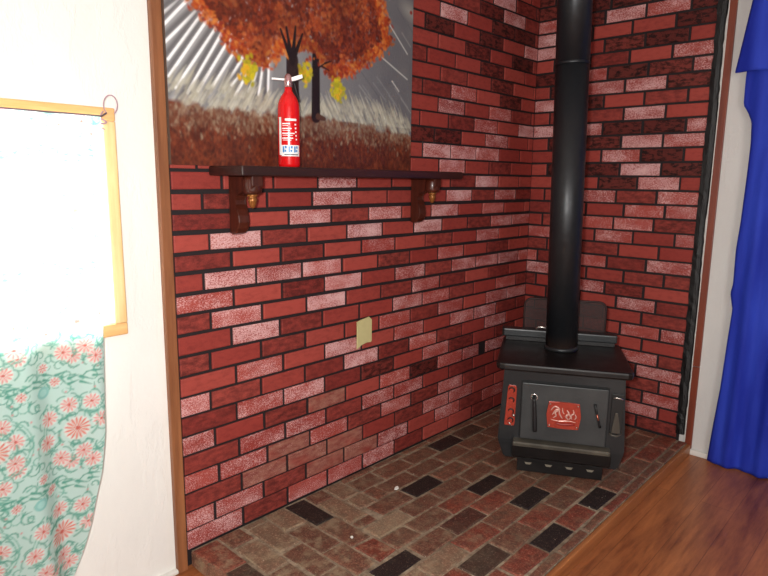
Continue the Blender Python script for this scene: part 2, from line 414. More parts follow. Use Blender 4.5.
ROWY = [-0.044, -0.140, -0.236, -0.331, -0.424, -0.518, -0.613, -0.710, -0.810, -0.905]
ROWX = {0:-0.943, 1:-1.02, 2:-1.354, 3:-1.665, 4:-1.155, 5:-1.449, 6:-1.125, 7:-1.03, 8:-0.937}
cuts = {0:-1.475, 1:-1.475, 2:-1.571, 3:-1.668, 4:-1.668, 5:-1.866, 6:-1.866, 7:-1.866, 8:-1.866}
for r in range(9):
    y1, y0 = ROWY[r], ROWY[r + 1]; x = ROWX[r]
    while x > cuts[r]: x -= 0.191
    x += 0.0
    while x < 0.0:
        a, b = max(x, cuts[r]), min(x + 0.191, -0.005)
        if b - a > 0.03: cells.append((a, b, y0, y1))
        x += 0.191
cells += [(max(HX0, x), min(x + 0.191, -0.005), -0.044, -0.004) for x in np.arange(-1.475, 0, 0.191)]
cells += [(x, min(x + 0.191, -0.005), HY0, -0.905) for x in np.arange(-1.866, -0.04, 0.191)]
COLX = [HX0, -2.063, -1.963, -1.866, -1.767, -1.668, -1.571, -1.475]
COLY = [-0.006 - 0.0, -0.105, -0.045, -0.15, -0.01, -0.09, -0.135]
lim = [HY0, HY0, HY0, -0.515, -0.515, -0.331, -0.236]
for i in range(7):
    y = COLY[i] + (0.191 if COLY[i] < -0.006 else 0)
    y = COLY[i] + 0.191
    while y > lim[i] + 0.02:
        a, b = max(y - 0.191, lim[i]), min(y, -0.006)
        if b - a > 0.03 and not (i == 3 and a < -0.72 and False): cells.append((COLX[i], COLX[i + 1], a, b))
        y -= 0.191
def ptype(cx, cy, rng):
    spots = {(-1.27,-.265):'K',(-1.05,-.465):'K',(-1.35,-.55):'R',(-1.05,-.66):'K',(-.86,-.855):'K',(-1.23,-.855):'K',(-1.71,-.1):'K',(-.86,-.09):'K',(-2.11,-.12):'r',(-1.57,-.36):'p',
             (-2.01,-.2):'s',(-1.91,-.1):'s',(-.67,-.09):'k',(-1.748,-.56):'K',(-1.53,-.744):'k',(-1.62,-.17):'s',(-1.15,-.75):'r',(-1.3,-.7):'r',(-1.0,-.76):'r',(-1.42,-.85):'r',(-1.4,-.66):'r',(-.95,-.56):'b',(-2.11,-.33):'k',(-.62,-.855):'b', (-.52,-.66):'k',(-.8,-.3):'k'}
    for (x, y), t in spots.items():
        if abs(cx - x) < 0.062 and abs(cy - y) < 0.045: return t
    return 'r' if (rng.random() < 0.3 and cy < -0.45) else ('s' if (cx < -1.45 and rng.random() < 0.5) else 'b')
PT = {'K':(0,.94,0),'k':(0.1,.6,0),'R':(0.05,.6,.5),'r':(0.05,.1,.8),'p':(1,0,0),'s':(.55,0,.1),'b':(.12,.08,.22)}
V, F, bk, br, mi = [], [], [], [], []; rng = random.Random(21)
for x0, x1, y0, y1 in cells:
    g = 0.005; x0, x1, y0, y1 = x0 + g, x1 - g, y0 + g, y1 - g
    jj = lambda: rng.uniform(-0.004, 0.004)
    zt = -0.0028 + rng.uniform(-0.0025, 0.0015); k = len(V)
    q = [(x0 + jj(), y0 + jj()), (x1 + jj(), y0 + jj()), (x1 + jj(), y1 + jj()), (x0 + jj(), y1 + jj())]
    cx, cy = (x0 + x1) / 2, (y0 + y1) / 2
    ins = lambda p, d: (p[0] + math.copysign(d, cx - p[0]), p[1] + math.copysign(d, cy - p[1]))
    V += [(a, b, -0.02) for a, b in q] + [(a, b, zt - 0.004) for a, b in q] + [ins(p, 0.004) + (zt,) for p in q]
    fs = [(8, 9, 10, 11)] + [(4 + i, 4 + (i + 1) % 4, 8 + (i + 1) % 4, 8 + i) for i in range(4)] + [(i, (i + 1) % 4, 4 + (i + 1) % 4, 4 + i) for i in range(4)]
    F += [tuple(k + i for i in f) for f in fs]
    bk += [PT[ptype(cx, cy, rng)] + (1.0,)] * 12; br += [rng.random()] * 12; mi += [0] * len(fs)
# bricks standing on the exposed left end
for i in range(9):
    y0 = HY0 + 0.006 + i * 0.104; y1 = min(y0 + 0.095, -0.004); k = len(V)
    v, f = slab_box(HX0 - 0.006, HX0 + 0.02, y0, y1, ZF + 0.004, -0.006)
    V += v; F += [tuple(k + a for a in t) for t in f]; mi += [0] * 6; bk += [(0.35, 0.0, 0.5, 1.0)] * 8; br += [rng.random()] * 8
sv, sf = slab_box(HX0, -0.004, HY0, -0.004, ZF, -0.0075)
k = len(V); V += sv; F += [tuple(k + a for a in t) for t in sf]; mi += [1] * 6; bk += [(0, 0, 0, 1)] * 8; br += [0.0] * 8
me = bpy.data.meshes.new('brick_hearth'); me.from_pydata(V, [], F)
me.attributes.new('bk', 'FLOAT_COLOR', 'POINT').data.foreach_set('color', np.array(bk, dtype=np.float32).ravel())
me.attributes.new('br', 'FLOAT', 'POINT').data.foreach_set('value', np.array(br, dtype=np.float32))
hearth = link_mesh('brick_hearth', me, [M['paver'], M['grout']]); me.polygons.foreach_set('material_index', mi)
bm = bmesh.new(); bm.from_mesh(me); bmesh.ops.recalc_face_normals(bm, faces=bm.faces); bm.to_mesh(me); bm.free()
tag(hearth, 'low raised hearth of worn brick pavers with ashy joints under the black stove', 'hearth')

# ---------------------------------------------------------------- window on the left wall
OX1, OZ0, OZ1, OX0 = -2.338, 0.792, 1.442, -3.394
fw = 0.036
win = bpy.data.objects.new('window_1', None); COL.objects.link(win); win.location = (-2.87, 0, 1.1); win['kind'] = 'structure'
def wpart(name, bm, mm):
    o = obj(name, bm, mm); o.parent = win; o.location = (2.87, 0, -1.1); o['kind'] = 'structure'; return o
def frame_side(x0, x1, z0, z1):
    bm = bmesh.new(); add_box(bm, x0, x1, -0.018, 0.02, z0, z1, bev=0.004); return bm
wpart('window_frame', frame_side(OX0, OX1, OZ1 - fw, OZ1), M['pine'])
wpart('window_frame', frame_side(OX0, OX1, OZ0, OZ0 + fw), M['pine'])
wpart('window_frame', frame_side(OX1 - fw, OX1, OZ0 + fw, OZ1 - fw), M['pine_v'])
wpart('window_frame', frame_side(OX0, OX0 + fw, OZ0 + fw, OZ1 - fw), M['pine_v'])
wpart('window_sash', box(-2.885, -2.855, 0.05, 0.08, WZ0, WZ1, bev=0.003), M['white_paint'])
def mat_glass():
    t = NT('window_glass')
    tr = t.add('ShaderNodeBsdfTransparent'); gl = t.add('ShaderNodeBsdfGlossy'); gl.inputs['Roughness'].default_value = 0.02
    mx = t.add('ShaderNodeMixShader'); fr = t.add('ShaderNodeFresnel'); fr.inputs[0].default_value = 1.3
    t.lk(fr.outputs[0], mx.inputs[0]); t.lk(tr.outputs[0], mx.inputs[1]); t.lk(gl.outputs[0], mx.inputs[2]); t.lk(mx.outputs[0], t.out.inputs[0])
    return t.m
M['glass'] = mat_glass()
wpart('window_pane', box(WX0, WX1, 0.062, 0.066, WZ0, WZ1), M['glass'])

# ---------------------------------------------------------------- picture raster painter (numpy)
class Paint:
    def __init__(s, x0, x1, z0, z1, res, base):
        s.x0, s.z0, s.res = x0, z0, res
        s.w = int(round((x1 - x0) / res)) + 1; s.h = int(round((z1 - z0) / res)) + 1
        s.X, s.Z = np.meshgrid(x0 + np.arange(s.w) * res, z0 + np.arange(s.h) * res)
        s.img = np.zeros((s.h, s.w, 3)); s.img[:] = s2l(base)
    def blend(s, sl, a, c):
        a = np.clip(a, 0, 1)[..., None]
        s.img[sl] = s.img[sl] * (1 - a) + np.array(c) * a
    def win(s, xa, xb, za, zb):
        i0 = max(0, int((xa - s.x0) / s.res)); i1 = min(s.w, int((xb - s.x0) / s.res) + 2)
        k0 = max(0, int((za - s.z0) / s.res)); k1 = min(s.h, int((zb - s.z0) / s.res) + 2)
        return (slice(k0, max(k0, k1)), slice(i0, max(i0, i1)))
    def disc(s, x, z, r, c, al=1.0, soft=None, el=1.0, ang=0.0):
        R = r * max(1, el) * 1.3 + s.res * 2; sl = s.win(x - R, x + R, z - R, z + R)
        dx, dz = s.X[sl] - x, s.Z[sl] - z; ca, sa = math.cos(ang), math.sin(ang)
        u, v = (dx * ca + dz * sa) / el, -dx * sa + dz * ca
        d = np.sqrt(u * u + v * v); so = soft or s.res
        s.blend(sl, al * (r - d + so * 0.5) / so, s2l(c))
    def line(s, p, q, w, c, al=1.0, w2=None, soft=None):
        w2 = w if w2 is None else w2; W = max(w, w2) + s.res * 2
        sl = s.win(min(p[0], q[0]) - W, max(p[0], q[0]) + W, min(p[1], q[1]) - W, max(p[1], q[1]) + W)
        dx, dz = q[0] - p[0], q[1] - p[1]; L2 = dx * dx + dz * dz + 1e-12
        t = np.clip(((s.X[sl] - p[0]) * dx + (s.Z[sl] - p[1]) * dz) / L2, 0, 1)
        d = np.hypot(s.X[sl] - p[0] - t * dx, s.Z[sl] - p[1] - t * dz); ww = w + (w2 - w) * t; so = soft or s.res
        s.blend(sl, al * (ww - d + so * 0.5) / so, s2l(c))
    def poly(s, pts, w, c, al=1.0):
        for a, b in zip(pts, pts[1:]): s.line(a, b, w, c, al)
def mat_vcol(name, rough=0.5, spec=0.3, trans=0.0, bump=None, coat=0.0):
    t = NT(name); a = t.attr('pic').outputs['Color']; t.base(a); t.rough(rough); t.b.inputs['Specular IOR Level'].default_value = spec
    if coat: t.b.inputs['Coat Weight'].default_value = coat; t.b.inputs['Coat Roughness'].default_value = 0.2
    if bump: t.bump(t.noise(bump, 4, 0.6), 0.3, 0.003)
    if trans:
        tl = t.add('ShaderNodeBsdfTranslucent'); t.lk(a, tl.inputs[0]); mx = t.add('ShaderNodeMixShader'); mx.inputs[0].default_value = trans
        t.lk(t.b.outputs[0], mx.inputs[1]); t.lk(tl.outputs[0], mx.inputs[2]); t.lk(mx.outputs[0], t.out.inputs[0])
    return t.m
def grid_mesh(name, P, pos):
    """P painter; pos(X, Z) -> arrays x,y,z"""
    h, w = P.h, P.w; x, y, z = pos(P.X, P.Z)
    me = bpy.data.meshes.new(name)
    co = np.stack([x, y, z], -1).reshape(-1, 3)
    idx = np.arange(h * w).reshape(h, w)
    f = np.stack([idx[:-1, :-1], idx[:-1, 1:], idx[1:, 1:], idx[1:, :-1]], -1).reshape(-1, 4)
    me.from_pydata(co.tolist(), [], f.tolist())
    col = np.concatenate([P.img, np.ones((h, w, 1))], -1).astype(np.float32)
    me.attributes.new('pic', 'FLOAT_COLOR', 'POINT').data.foreach_set('color', col.ravel())
    me.polygons.foreach_set('use_smooth', [True] * len(f))
    return me

# ---------------------------------------------------------------- autumn painting
PX0, PX1, PZ0, PZ1 = -2.1832, -1.079, 1.2915, 2.04
P = Paint(PX0, PX1, PZ0, PZ1, 0.0032, (140, 139, 140)); rng = random.Random(4); nr = np.random.default_rng(4)
def vnoise(P, sc, seed, asp=1.0):
    g = np.random.default_rng(seed); h, w = int((PZ1 - PZ0) / sc) + 3, int((PX1 - PX0) / (sc * asp)) + 3
    n = g.random((h, w)); zi = (P.Z - PZ0) / sc; xi = (P.X - PX0) / (sc * asp)
    a, b = np.floor(zi).astype(int), np.floor(xi).astype(int); fz, fx = zi - a, xi - b
    fz, fx = fz * fz * (3 - 2 * fz), fx * fx * (3 - 2 * fx)
    return (n[a, b] * (1 - fz) + n[a + 1, b] * fz) * (1 - fx) + (n[a, b + 1] * (1 - fz) + n[a + 1, b + 1] * fz) * fx
allp = (slice(0, P.h), slice(0, P.w))
P.blend(allp, np.clip((P.X + 1.75) / 0.5, 0, 1), s2l((104, 103, 107)))
P.blend(allp, 0.5 * vnoise(P, 0.05, 1), s2l((120, 118, 118)))
RAYS = [((-2.14,1.76),(-2.187,1.719)),((-2.11,1.769),(-2.186,1.689)),((-2.066,1.759),(-2.186,1.64)),((-2.046,1.76),(-2.178,1.594)),((-2.053,1.715),(-2.178,1.547)),((-2.003,1.724),(-2.158,1.516)),((-1.995,1.696),(-2.12,1.505)),((-1.988,1.655),(-2.085,1.514)),((-1.927,1.682),(-2.032,1.535)),((-1.916,1.642),(-1.986,1.537)),((-1.901,1.608),(-1.964,1.545)),((-1.898,1.595),(-1.952,1.515)),((-1.872,1.582),(-1.9,1.534)),((-1.836,1.643),(-1.86,1.527)),((-1.816,1.635),(-1.822,1.531))]
for (p, q) in RAYS:
    dx, dz = q[0] - p[0], q[1] - p[1]; L = math.hypot(dx, dz); ox, oz = dz / L * 0.013, -dx / L * 0.013
    P.line((p[0] - dx * .4 + ox, p[1] - dz * .4 + oz), (q[0] + dx * .15 + ox, q[1] + dz * .15 + oz), 0.008, (104, 101, 102), 0.75, soft=0.01)
    P.line((p[0] - dx * .3 - ox * .7, p[1] - dz * .3 - oz * .7), (q[0] + dx * .2 - ox * .7, q[1] + dz * .2 - oz * .7), 0.006, (178, 177, 177), 0.6, soft=0.012)
    P.line((p[0] - dx * .3, p[1] - dz * .3), q, 0.0045, (252, 252, 252), 1.0, soft=0.004)
for k in range(26):
    x, z = rng.uniform(-1.5, -1.06), rng.uniform(1.5, 1.95); l = rng.uniform(.05, .16)
    P.line((x, z), (x + l * .75, z - l * .62), 0.0022, rng.choice([(150, 150, 150), (86, 85, 90), (170, 168, 164)]), 0.5, soft=0.005)
for (p, q) in [((-1.253,1.889),(-1.112,1.767)),((-1.265,1.732),(-1.11,1.667)),((-1.204,1.649),(-1.161,1.614))]: P.line(p, q, 0.0025, (206, 204, 198), 0.8)
# pale grass and its tufts
gt = lambda x: interp(x, [-2.17, -2.05, -1.9, -1.7, -1.55, -1.4, -1.2, -1.05], [1.535, 1.52, 1.53, 1.50, 1.51, 1.53, 1.52, 1.47])
for k in range(900):
    x = rng.uniform(PX0, PX1); z = gt(x) - rng.uniform(-.01, .09); l = rng.uniform(.015, .06); sgn = -0.55 if x > -1.6 else 0.6
    P.line((x, z), (x + sgn * l, z + l * rng.uniform(.7, 1.1)), 0.005, rng.choice([(196, 190, 168), (178, 172, 152), (208, 204, 186), (160, 154, 138)]), 0.45, 0.001, soft=0.006)
# rust ground
P.blend(allp, (1.465 + 0.03 * (vnoise(P, .03, 9, 1.0) - .5) * 2 + np.interp(P.X, [-2.17, -1.9, -1.6, -1.3, -1.05], [.02, .005, .01, .0, -.035]) - P.Z) / 0.03, s2l((112, 58, 40)))
for k in range(9000):
    x = rng.uniform(PX0, PX1); z = PZ0 + (rng.random() ** 1.15) * 0.175 + (-.025 if x > -1.3 else 0)
    t = (z - PZ0) / 0.16
    c = rng.choice([(100, 42, 24), (118, 52, 28), (76, 28, 20), (130, 62, 38), (84, 38, 28), (62, 26, 20)]) if t < .72 + rng.gauss(0, .14) else rng.choice([(120, 66, 46), (150, 120, 96), (128, 82, 60), (108, 62, 44), (168, 148, 124)])
    P.disc(x, z, rng.uniform(.002, .0055), c, 0.5, 0.005, rng.uniform(1, 2.6), rng.uniform(1.0, 2.4))
# trunks and branches
dk = (34, 22, 22)
P.line((-1.608, 1.76), (-1.611, 1.475), 0.016, dk, 1, 0.021); P.line((-1.60, 1.478), (-1.57, 1.472), 0.012, (84, 54, 42), .8, 0.008)
P.line((-1.716, 1.66), (-1.716, 1.47), 0.026, (48, 32, 30), 1, 0.03)
# foliage dabs
FOL = [(-2.16,1.83),(-2.119,1.791),(-2.05,1.735),(-2.013,1.7),(-1.971,1.665),(-1.909,1.632),(-1.843,1.615),(-1.77,1.672),(-1.68,1.70),(-1.597,1.685),(-1.535,1.618),(-1.438,1.645),(-1.341,1.70),(-1.215,1.785),(-1.241,1.869),(-1.277,1.972),(-1.3,2.1),(-2.16,2.1)]
def inside(x, z):
    c = False
    for (ax, az), (bx, bz) in zip(FOL, FOL[1:] + FOL[:1]):
        if (az > z) != (bz > z) and x < (bx - ax) * (z - az) / (bz - az) + ax: c = not c
    return c
for k in range(15000):
    x, z = rng.uniform(-2.17, -1.18), rng.uniform(1.57, PZ1)
    jx, jz = x + rng.gauss(0, .012), z + rng.gauss(0, .012)
    if not inside(jx, jz): continue
    edge = not (inside(x, z - .045) and inside(x - .045, z) and inside(x + .045, z))
    b = math.sin(x * 21 + 3) * math.cos(z * 25 + x * 9)
    c = rng.choice([(190, 86, 30), (176, 66, 26), (200, 108, 44), (164, 54, 24), (208, 126, 60), (140, 48, 24)] if edge else ([(128, 48, 24), (100, 36, 20), (148, 62, 30), (80, 30, 20)] if b < 0 else [(156, 62, 28), (172, 78, 36), (128, 48, 24), (184, 98, 52), (104, 40, 22)]))
    P.disc(x, z, rng.uniform(.003, .0075), c, 0.7, 0.005, rng.uniform(1, 2.1), rng.uniform(0, 3.1))
for q in [(-1.765, 1.75), (-1.74, 1.76), (-1.70, 1.77), (-1.67, 1.75)]: P.line((-1.716, 1.65), q, 0.011, dk, 1, 0.004)
for p, q in [((-1.61, 1.64), (-1.565, 1.668)), ((-1.565, 1.668), (-1.535, 1.68)), ((-1.61, 1.62), (-1.66, 1.66)), ((-1.70, 1.62), (-1.655, 1.645)), ((-1.58, 1.655), (-1.545, 1.645))]: P.line(p, q, 0.004, dk, 1, 0.002)
for (cx, cz, sx, sz, n) in [(-1.894, 1.602, .02, .026, 60), (-1.505, 1.585, .022, .03, 70), (-1.655, 1.62, .018, .022, 40)]:
    for k in range(n): P.disc(cx + rng.gauss(0, sx * .7), cz + rng.gauss(0, sz * .7), rng.uniform(.004, .009), rng.choice([(206, 190, 36), (190, 176, 30), (222, 170, 40), (168, 160, 40)]), .8, .005, 1.4, rng.uniform(0, 3))
P.disc(-1.10, 1.935, .03, (150, 148, 142), .7, .03, 1.8, -.3)
P.disc(-1.093, 1.932, .008, (158, 50, 40), .9, .005)
lf = np.clip(vnoise(P, .045, 21) * 1.6 - .55, 0, 1) * (P.Z < 1.47) * .4
P.blend(allp, lf, s2l((58, 24, 18)))
fz = np.clip(vnoise(P, .07, 31) * 1.7 - .6, 0, 1) * (P.Z > 1.62) * np.clip((P.img[..., 0] - P.img[..., 2] * 2.2) * 6, 0, 1) * .5
P.blend(allp, fz, s2l((74, 30, 20)))
P.img *= .9
M['canvas'] = mat_vcol('painted_canvas', 0.38, 0.4, bump=90, coat=0.0)
M['canvas_edge'] = simple('canvas_edge', (88, 70, 60), 0.7)
pt = thing('canvas_painting', 'large unframed canvas painting of orange autumn trees standing on the wooden shelf', 'painting', ((PX0 + PX1) / 2, -0.02, PZ0))
me = grid_mesh('painted_face', P, lambda X, Z: (X - (PX0 + PX1) / 2, np.full_like(X, -0.0125), Z - PZ0))
link_mesh('painted_face', me, M['canvas'], pt)
hw = (PX1 - PX0) / 2
obj('stretcher', box(-hw, hw, -0.0123, 0.0065, 0.0, PZ1 - PZ0, bev=0.0), M['canvas_edge'], pt)

# ---------------------------------------------------------------- mantel shelf with two brackets
SX0, SX1, SZ0, SZ1, SD = -2.046, -0.925, 1.2605, 1.2910, 0.2
sh = thing('mantel_shelf', 'dark mahogany mantel shelf on two scrolled brackets on the brick wall', 'shelf', (-1.49, -0.0125, SZ0))
def rel(o): return o
bm = bmesh.new(); add_box(bm, SX0 + 1.49, SX1 + 1.49, -(SD - 0.012), 0.0, 0.0, SZ1 - SZ0, bev=0.006, seg=3)
obj('shelf_board', bm, M['mahogany'], sh)
prof = [(0, 0), (0, -0.188), (0.018, -0.192), (0.036, -0.186), (0.05, -0.17), (0.056, -0.15), (0.053, -0.128), (0.044, -0.108), (0.034, -0.092), (0.031, -0.078), (0.037, -0.064), (0.052, -0.056), (0.075, -0.051), (0.10, -0.05), (0.126, -0.045), (0.134, -0.03), (0.134, 0)]
for bx in (-1.953, -1.028):
    bm = bmesh.new(); add_prism(bm, prof, lambda a, b, h: (h, -a, b), bx + 1.49 - 0.022, bx + 1.49 + 0.022, bev=0.004)
    b = obj('bracket', bm, M['mahogany_v'], sh)
    bm = bmesh.new(); add_lathe(bm, [(0.018, -0.058), (0.027, -0.056), (0.031, -0.045), (0.031, -0.012), (0.027, -0.001)], bx + 1.49, -0.103, 24)
    obj('turned_boss', bm, M['mahogany_v'], b, smooth=True)
    bm = bmesh.new(); add_lathe(bm, [(0.004, -0.102), (0.008, -0.098), (0.011, -0.09), (0.013, -0.083), (0.0155, -0.076), (0.014, -0.07), (0.010, -0.067), (0.0175, -0.063), (0.0175, -0.059), (0.012, -0.056)], bx + 1.49, -0.103, 20)
    o = obj('finial', bm, M['gilt'], b, smooth=True); o['label'] = 'golden turned drop finial'

# ---------------------------------------------------------------- fire extinguisher on the shelf
M['red_gloss'] = simple('glossy_red', (206, 18, 22), 0.22)
M['label_white'] = simple('label_white', (236, 232, 230), 0.4)
M['label_blue'] = simple('label_blue', (60, 130, 190), 0.4)
M['label_grey'] = simple('label_print', (90, 84, 90), 0.5)
M['chrome'] = simple('valve_metal', (196, 150, 150), 0.25, 0.8)
M['black_rubber'] = simple('black_rubber', (22, 22, 24), 0.5)
EX, EY, ER = -1.793, -0.105, 0.0365
ex = thing('fire_extinguisher', 'small red fire extinguisher standing upright on the wooden shelf', 'fire extinguisher', (EX, EY, SZ1 + 0.0005))
bm = bmesh.new()
add_lathe(bm, [(ER*.84, 0.0), (ER*.95, 0.003), (ER, 0.01), (ER, 0.192), (ER*.96, 0.205), (ER*.86, 0.218), (ER*.7, 0.230), (ER*.5, 0.240), (0.0135, 0.247), (0.012, 0.262)], 0, 0, 48)
body = obj('cylinder', bm, M['red_gloss'], ex, smooth=True)
fwd = Vector((CAM.x - EX, CAM.y - EY, 0)).normalized(); rgt = Vector((fwd.y * -1, fwd.x, 0)) * 1.0
if rgt.dot(Vector((0.68, -0.73, 0))) < 0: rgt = -rgt
def patch(bm, a0, a1, z0, z1, r=ER + 0.0006, n=10):
    cols = []
    for i in range(n + 1):
        a = math.radians(a0 + (a1 - a0) * i / n); d = (rgt * math.sin(a) + fwd * math.cos(a))
        cols.append([bm.verts.new(tuple(d * rr) [:2] + (z,)) for rr, z in ((r, z0), (r, z1))])
    for p, q in zip(cols, cols[1:]): bm.faces.new((p[0], q[0], q[1], p[1]))
bm = bmesh.new(); patch(bm, -58, -42, 0.04, 0.162); patch(bm, -42, 62, 0.036, 0.072)
lb = obj('label', bm, M['label_white'], ex); lb['label'] = 'white printed label band'
bm = bmesh.new()
patch(bm, -20, 42, 0.150, 0.157, ER + .0009)
for i, (a0, a1) in enumerate([(-36, 6), (-36, 14), (-36, 30), (-36, 22)]):
    z = 0.139 - i * 0.0155; patch(bm, a0, a1, z, z + 0.0035, ER + .0009); patch(bm, a0 + 3, a1 - 10, z - 0.0055, z - 0.0035, ER + .0009)
for i in range(5): patch(bm, 30 + i * 1.5, 40 + i * 1.0, 0.136 - i * .012, 0.141 - i * .012, ER + .0009, 3)
obj('white_lettering', bm, M['label_white'], lb)
bm = bmesh.new()
for i in range(3):
    a = -34 + i * 30; patch(bm, a, a + 9, .048, .068, ER + .001, 4); patch(bm, a + 11, a + 20, .05, .057, ER + .001, 4); patch(bm, a + 12, a + 22, .061, .069, ER + .001, 4)
obj('pictogram', bm, M['label_blue'], lb)
bm = bmesh.new(); patch(bm, -25, 50, .0395, .043, ER + .001); obj('small_print', bm, M['label_grey'], lb)
bm = bmesh.new(); add_lathe(bm, [(0.011, .258), (0.0135, .262), (0.0145, .285), (0.012, .294), (0.008, .301), (0.004, .304)], 0, 0, 20)
vl = obj('valve', bm, M['chrome'], ex, smooth=True)
def rf(a, b, z): return tuple(rgt * a + fwd * b) [:2] + (z,)
bm = bmesh.new()
add_prism(bm, [(-.054, .283), (-.012, .281), (-.010, .287), (-.053, .289)], lambda a, b, h: rf(a, h, b), -.007, .007, .001)
add_prism(bm, [(.012, .279), (.03, .284), (.048, .291), (.046, .302), (.028, .297), (.010, .291)], lambda a, b, h: rf(a, h, b), -.008, .008, .001)
obj('lever', bm, M['label_white'], ex)
bm = bmesh.new(); add_tube(bm, smooth_path([rf(.01, 0.0, .284), rf(.02, .004, .272), rf(.026, .002, .25), rf(.033, -.004, .228), rf(.036, -.008, .216)]), .0022, 8)
obj('hose', bm, M['black_rubber'], ex, smooth=True)

# ---------------------------------------------------------------- beige wall plate on the bricks
bm = bmesh.new()
add_prism(bm, [(-.044, -.066), (-.02, -.052), (.012, -.046), (.037, -.05), (.042, -.045), (.042, .048), (.026, .062), (-.02, .056), (-.044, .05)], lambda a, b, h: (-1.336 + a, -h, .622 + b), 0.0128, 0.0185, .001)
wp = obj('wall_plate', bm, simple('yellowed_plastic', (196, 186, 134), 0.45, var=0.12, scale=40))
tag(wp, 'small yellowed beige wall plate stuck on the brick wall below the shelf', 'wall plate')

# ---------------------------------------------------------------- wood stove
def mat_iron(name, rgb, rough, dust=(74, 72, 70), amt=0.35):
    t = NT(name); n1 = t.noise(6, 5, 0.6); n2 = t.noise(90, 3, 0.6)
    t.base(t.mix(t.math('MULTIPLY', t.ramp(n1, 0.45, 0.75), amt), s2l(rgb), s2l(dust))); t.rough(t.ramp(n1, -0.9 + rough, 1.4 + rough)); t.rough(rough)
    t.b.inputs['Metallic'].default_value = 0.15; t.bump(n2, 0.15, 0.002); return t.m
M['iron'] = mat_iron('black_stove_steel', (33, 35, 37), 0.5, (62, 60, 58))
M['iron_dark'] = mat_iron('dark_top_steel', (18, 15, 15), 0.42, (40, 32, 30))
M['iron_door'] = mat_iron('grey_door_steel', (52, 54, 55), 0.4, (88, 88, 86))
M['iron_pale'] = mat_iron('pale_steel', (70, 66, 59), 0.55, (120, 112, 98), 0.6)
M['enamel'] = simple('red_enamel', (164, 60, 45), 0.25, 0.2, var=0.3, scale=60)
M['bright'] = simple('bright_metal', (214, 206, 200), 0.22, 0.9)
M['flame'] = simple('pale_flame_relief', (228, 178, 166), 0.2, 0.4)
M['glint_red'] = simple('latch_glint_red', (208, 128, 106), 0.18, 0.75)
FX, FY = -0.816, -0.674
st = thing('wood_stove', 'black steel wood stove with red emblem on its door on the brick hearth', 'stove', (FX, FY, 0.0012), math.radians(-62))
def P3(u, d, z): return (u, d, z)
# firebox: octagonal lower corners, tapered belly
bm = bmesh.new()
secs = [(0.070, -0.236, 0.232, 0.006, 0.345), (0.150, -0.264, 0.254, 0.0, 0.375), (0.4838, -0.247, 0.236, 0.0, 0.375)]
rings = [[bm.verts.new((u, d, z)) for u, d in ((u0, d0), (u1, d0), (u1, d1), (u0, d1))] for z, u0, u1, d0, d1 in secs]
for a, b in zip(rings, rings[1:]):
    for i in range(4): bm.faces.new((a[i], a[(i + 1) % 4], b[(i + 1) % 4], b[i]))
bm.faces.new(rings[0][::-1]); bm.faces.new(rings[-1])
bmesh.ops.bevel(bm, geom=list(bm.edges), offset=0.006, segments=2, affect='EDGES')
fb = obj('firebox', bm, M['iron'], st)
# top plate with turned-down lip
bm = bmesh.new()
pl = [(-0.281, -0.03), (-0.277, -0.052), (-0.264, -0.067), (-0.242, -0.072), (0.236, -0.072), (0.252, -0.064), (0.260, -0.04), (0.246, 0.385), (-0.282, 0.385)]
add_prism(bm, pl, lambda a, b, h: (a, b, h), 0.484, 0.5145, .008)
obj('top_plate', bm, M['iron_dark'], st)
bm = bmesh.new(); add_box(bm, -0.280, 0.228, 0.312, 0.372, 0.534, 0.571, bev=.006); rs = obj('rear_ledge', bm, M['iron'], st)
bm = bmesh.new(); add_box(bm, -0.268, 0.22, 0.322, 0.366, 0.5147, 0.536, bev=.002); obj('ledge_riser', bm, M['iron_dark'], rs)
bm = bmesh.new(); add_box(bm, -0.2845, -0.2805, 0.318, 0.366, 0.53, 0.575, bev=.002); obj('end_cap', bm, M['iron_dark'], rs)
bm = bmesh.new(); add_tube(bm, smooth_path([(-.128, .318, .571), (-.125, .312, .584), (-.105, .31, .589), (-.085, .311, .585), (-.083, .315, .577)]), .0042, 8)
o = obj('damper_handle', bm, M['bright'], st, smooth=True); o['label'] = 'bright bent metal handle'
# door
dr = obj('door', box(-0.170, 0.174, -0.018, -0.0005, 0.175, 0.421, bev=.003), M['iron_door'], st)
obj('door_gap', box(-0.175, 0.179, -0.0035, -0.0002, 0.17, 0.427, bev=.0005), simple('gap_shade_black', (9, 9, 10), 0.7), st)  # black sheet that paints the shade of the gap round the door
# long handle and its eyelet
bm = bmesh.new(); add_tube(bm, smooth_path([(-.119, -.0185, .366), (-.119, -.034, .357), (-.117, -.036, .335), (-.113, -.036, .28), (-.109, -.034, .218)]), [.006] * 6 + [.007] * 6 + [.0085] * 6 + [.0095] * 6 + [.0085], 12)
hd_ = obj('door_handle', bm, M['black_rubber'], dr, smooth=True)
bm = bmesh.new(); ri = [(-.119 + .013 * math.cos(2 * math.pi * i / 20), -.0195, .362 + .013 * math.sin(2 * math.pi * i / 20)) for i in range(20)]
add_tube(bm, ri, .0028, 8, closed=True); obj('handle_eyelet', bm, M['bright'], hd_, smooth=True)
# small latch spring on the right
bm = bmesh.new(); add_tube(bm, [(.124, -.024, .358), (.129, -.026, .335), (.146, -.026, .27), (.149, -.022, .262)], [.006, .0045, .0045, .006], 10)
lt = obj('latch_rod', bm, M['black_rubber'], dr, smooth=True)
bm = bmesh.new(); add_tube(bm, [(.1335, -.031, .318), (.1395, -.031, .294)], .0035, 8); obj('latch_highlight', bm, M['glint_red'], lt, smooth=True)  # glint on the latch rod, modelled as a pale red piece
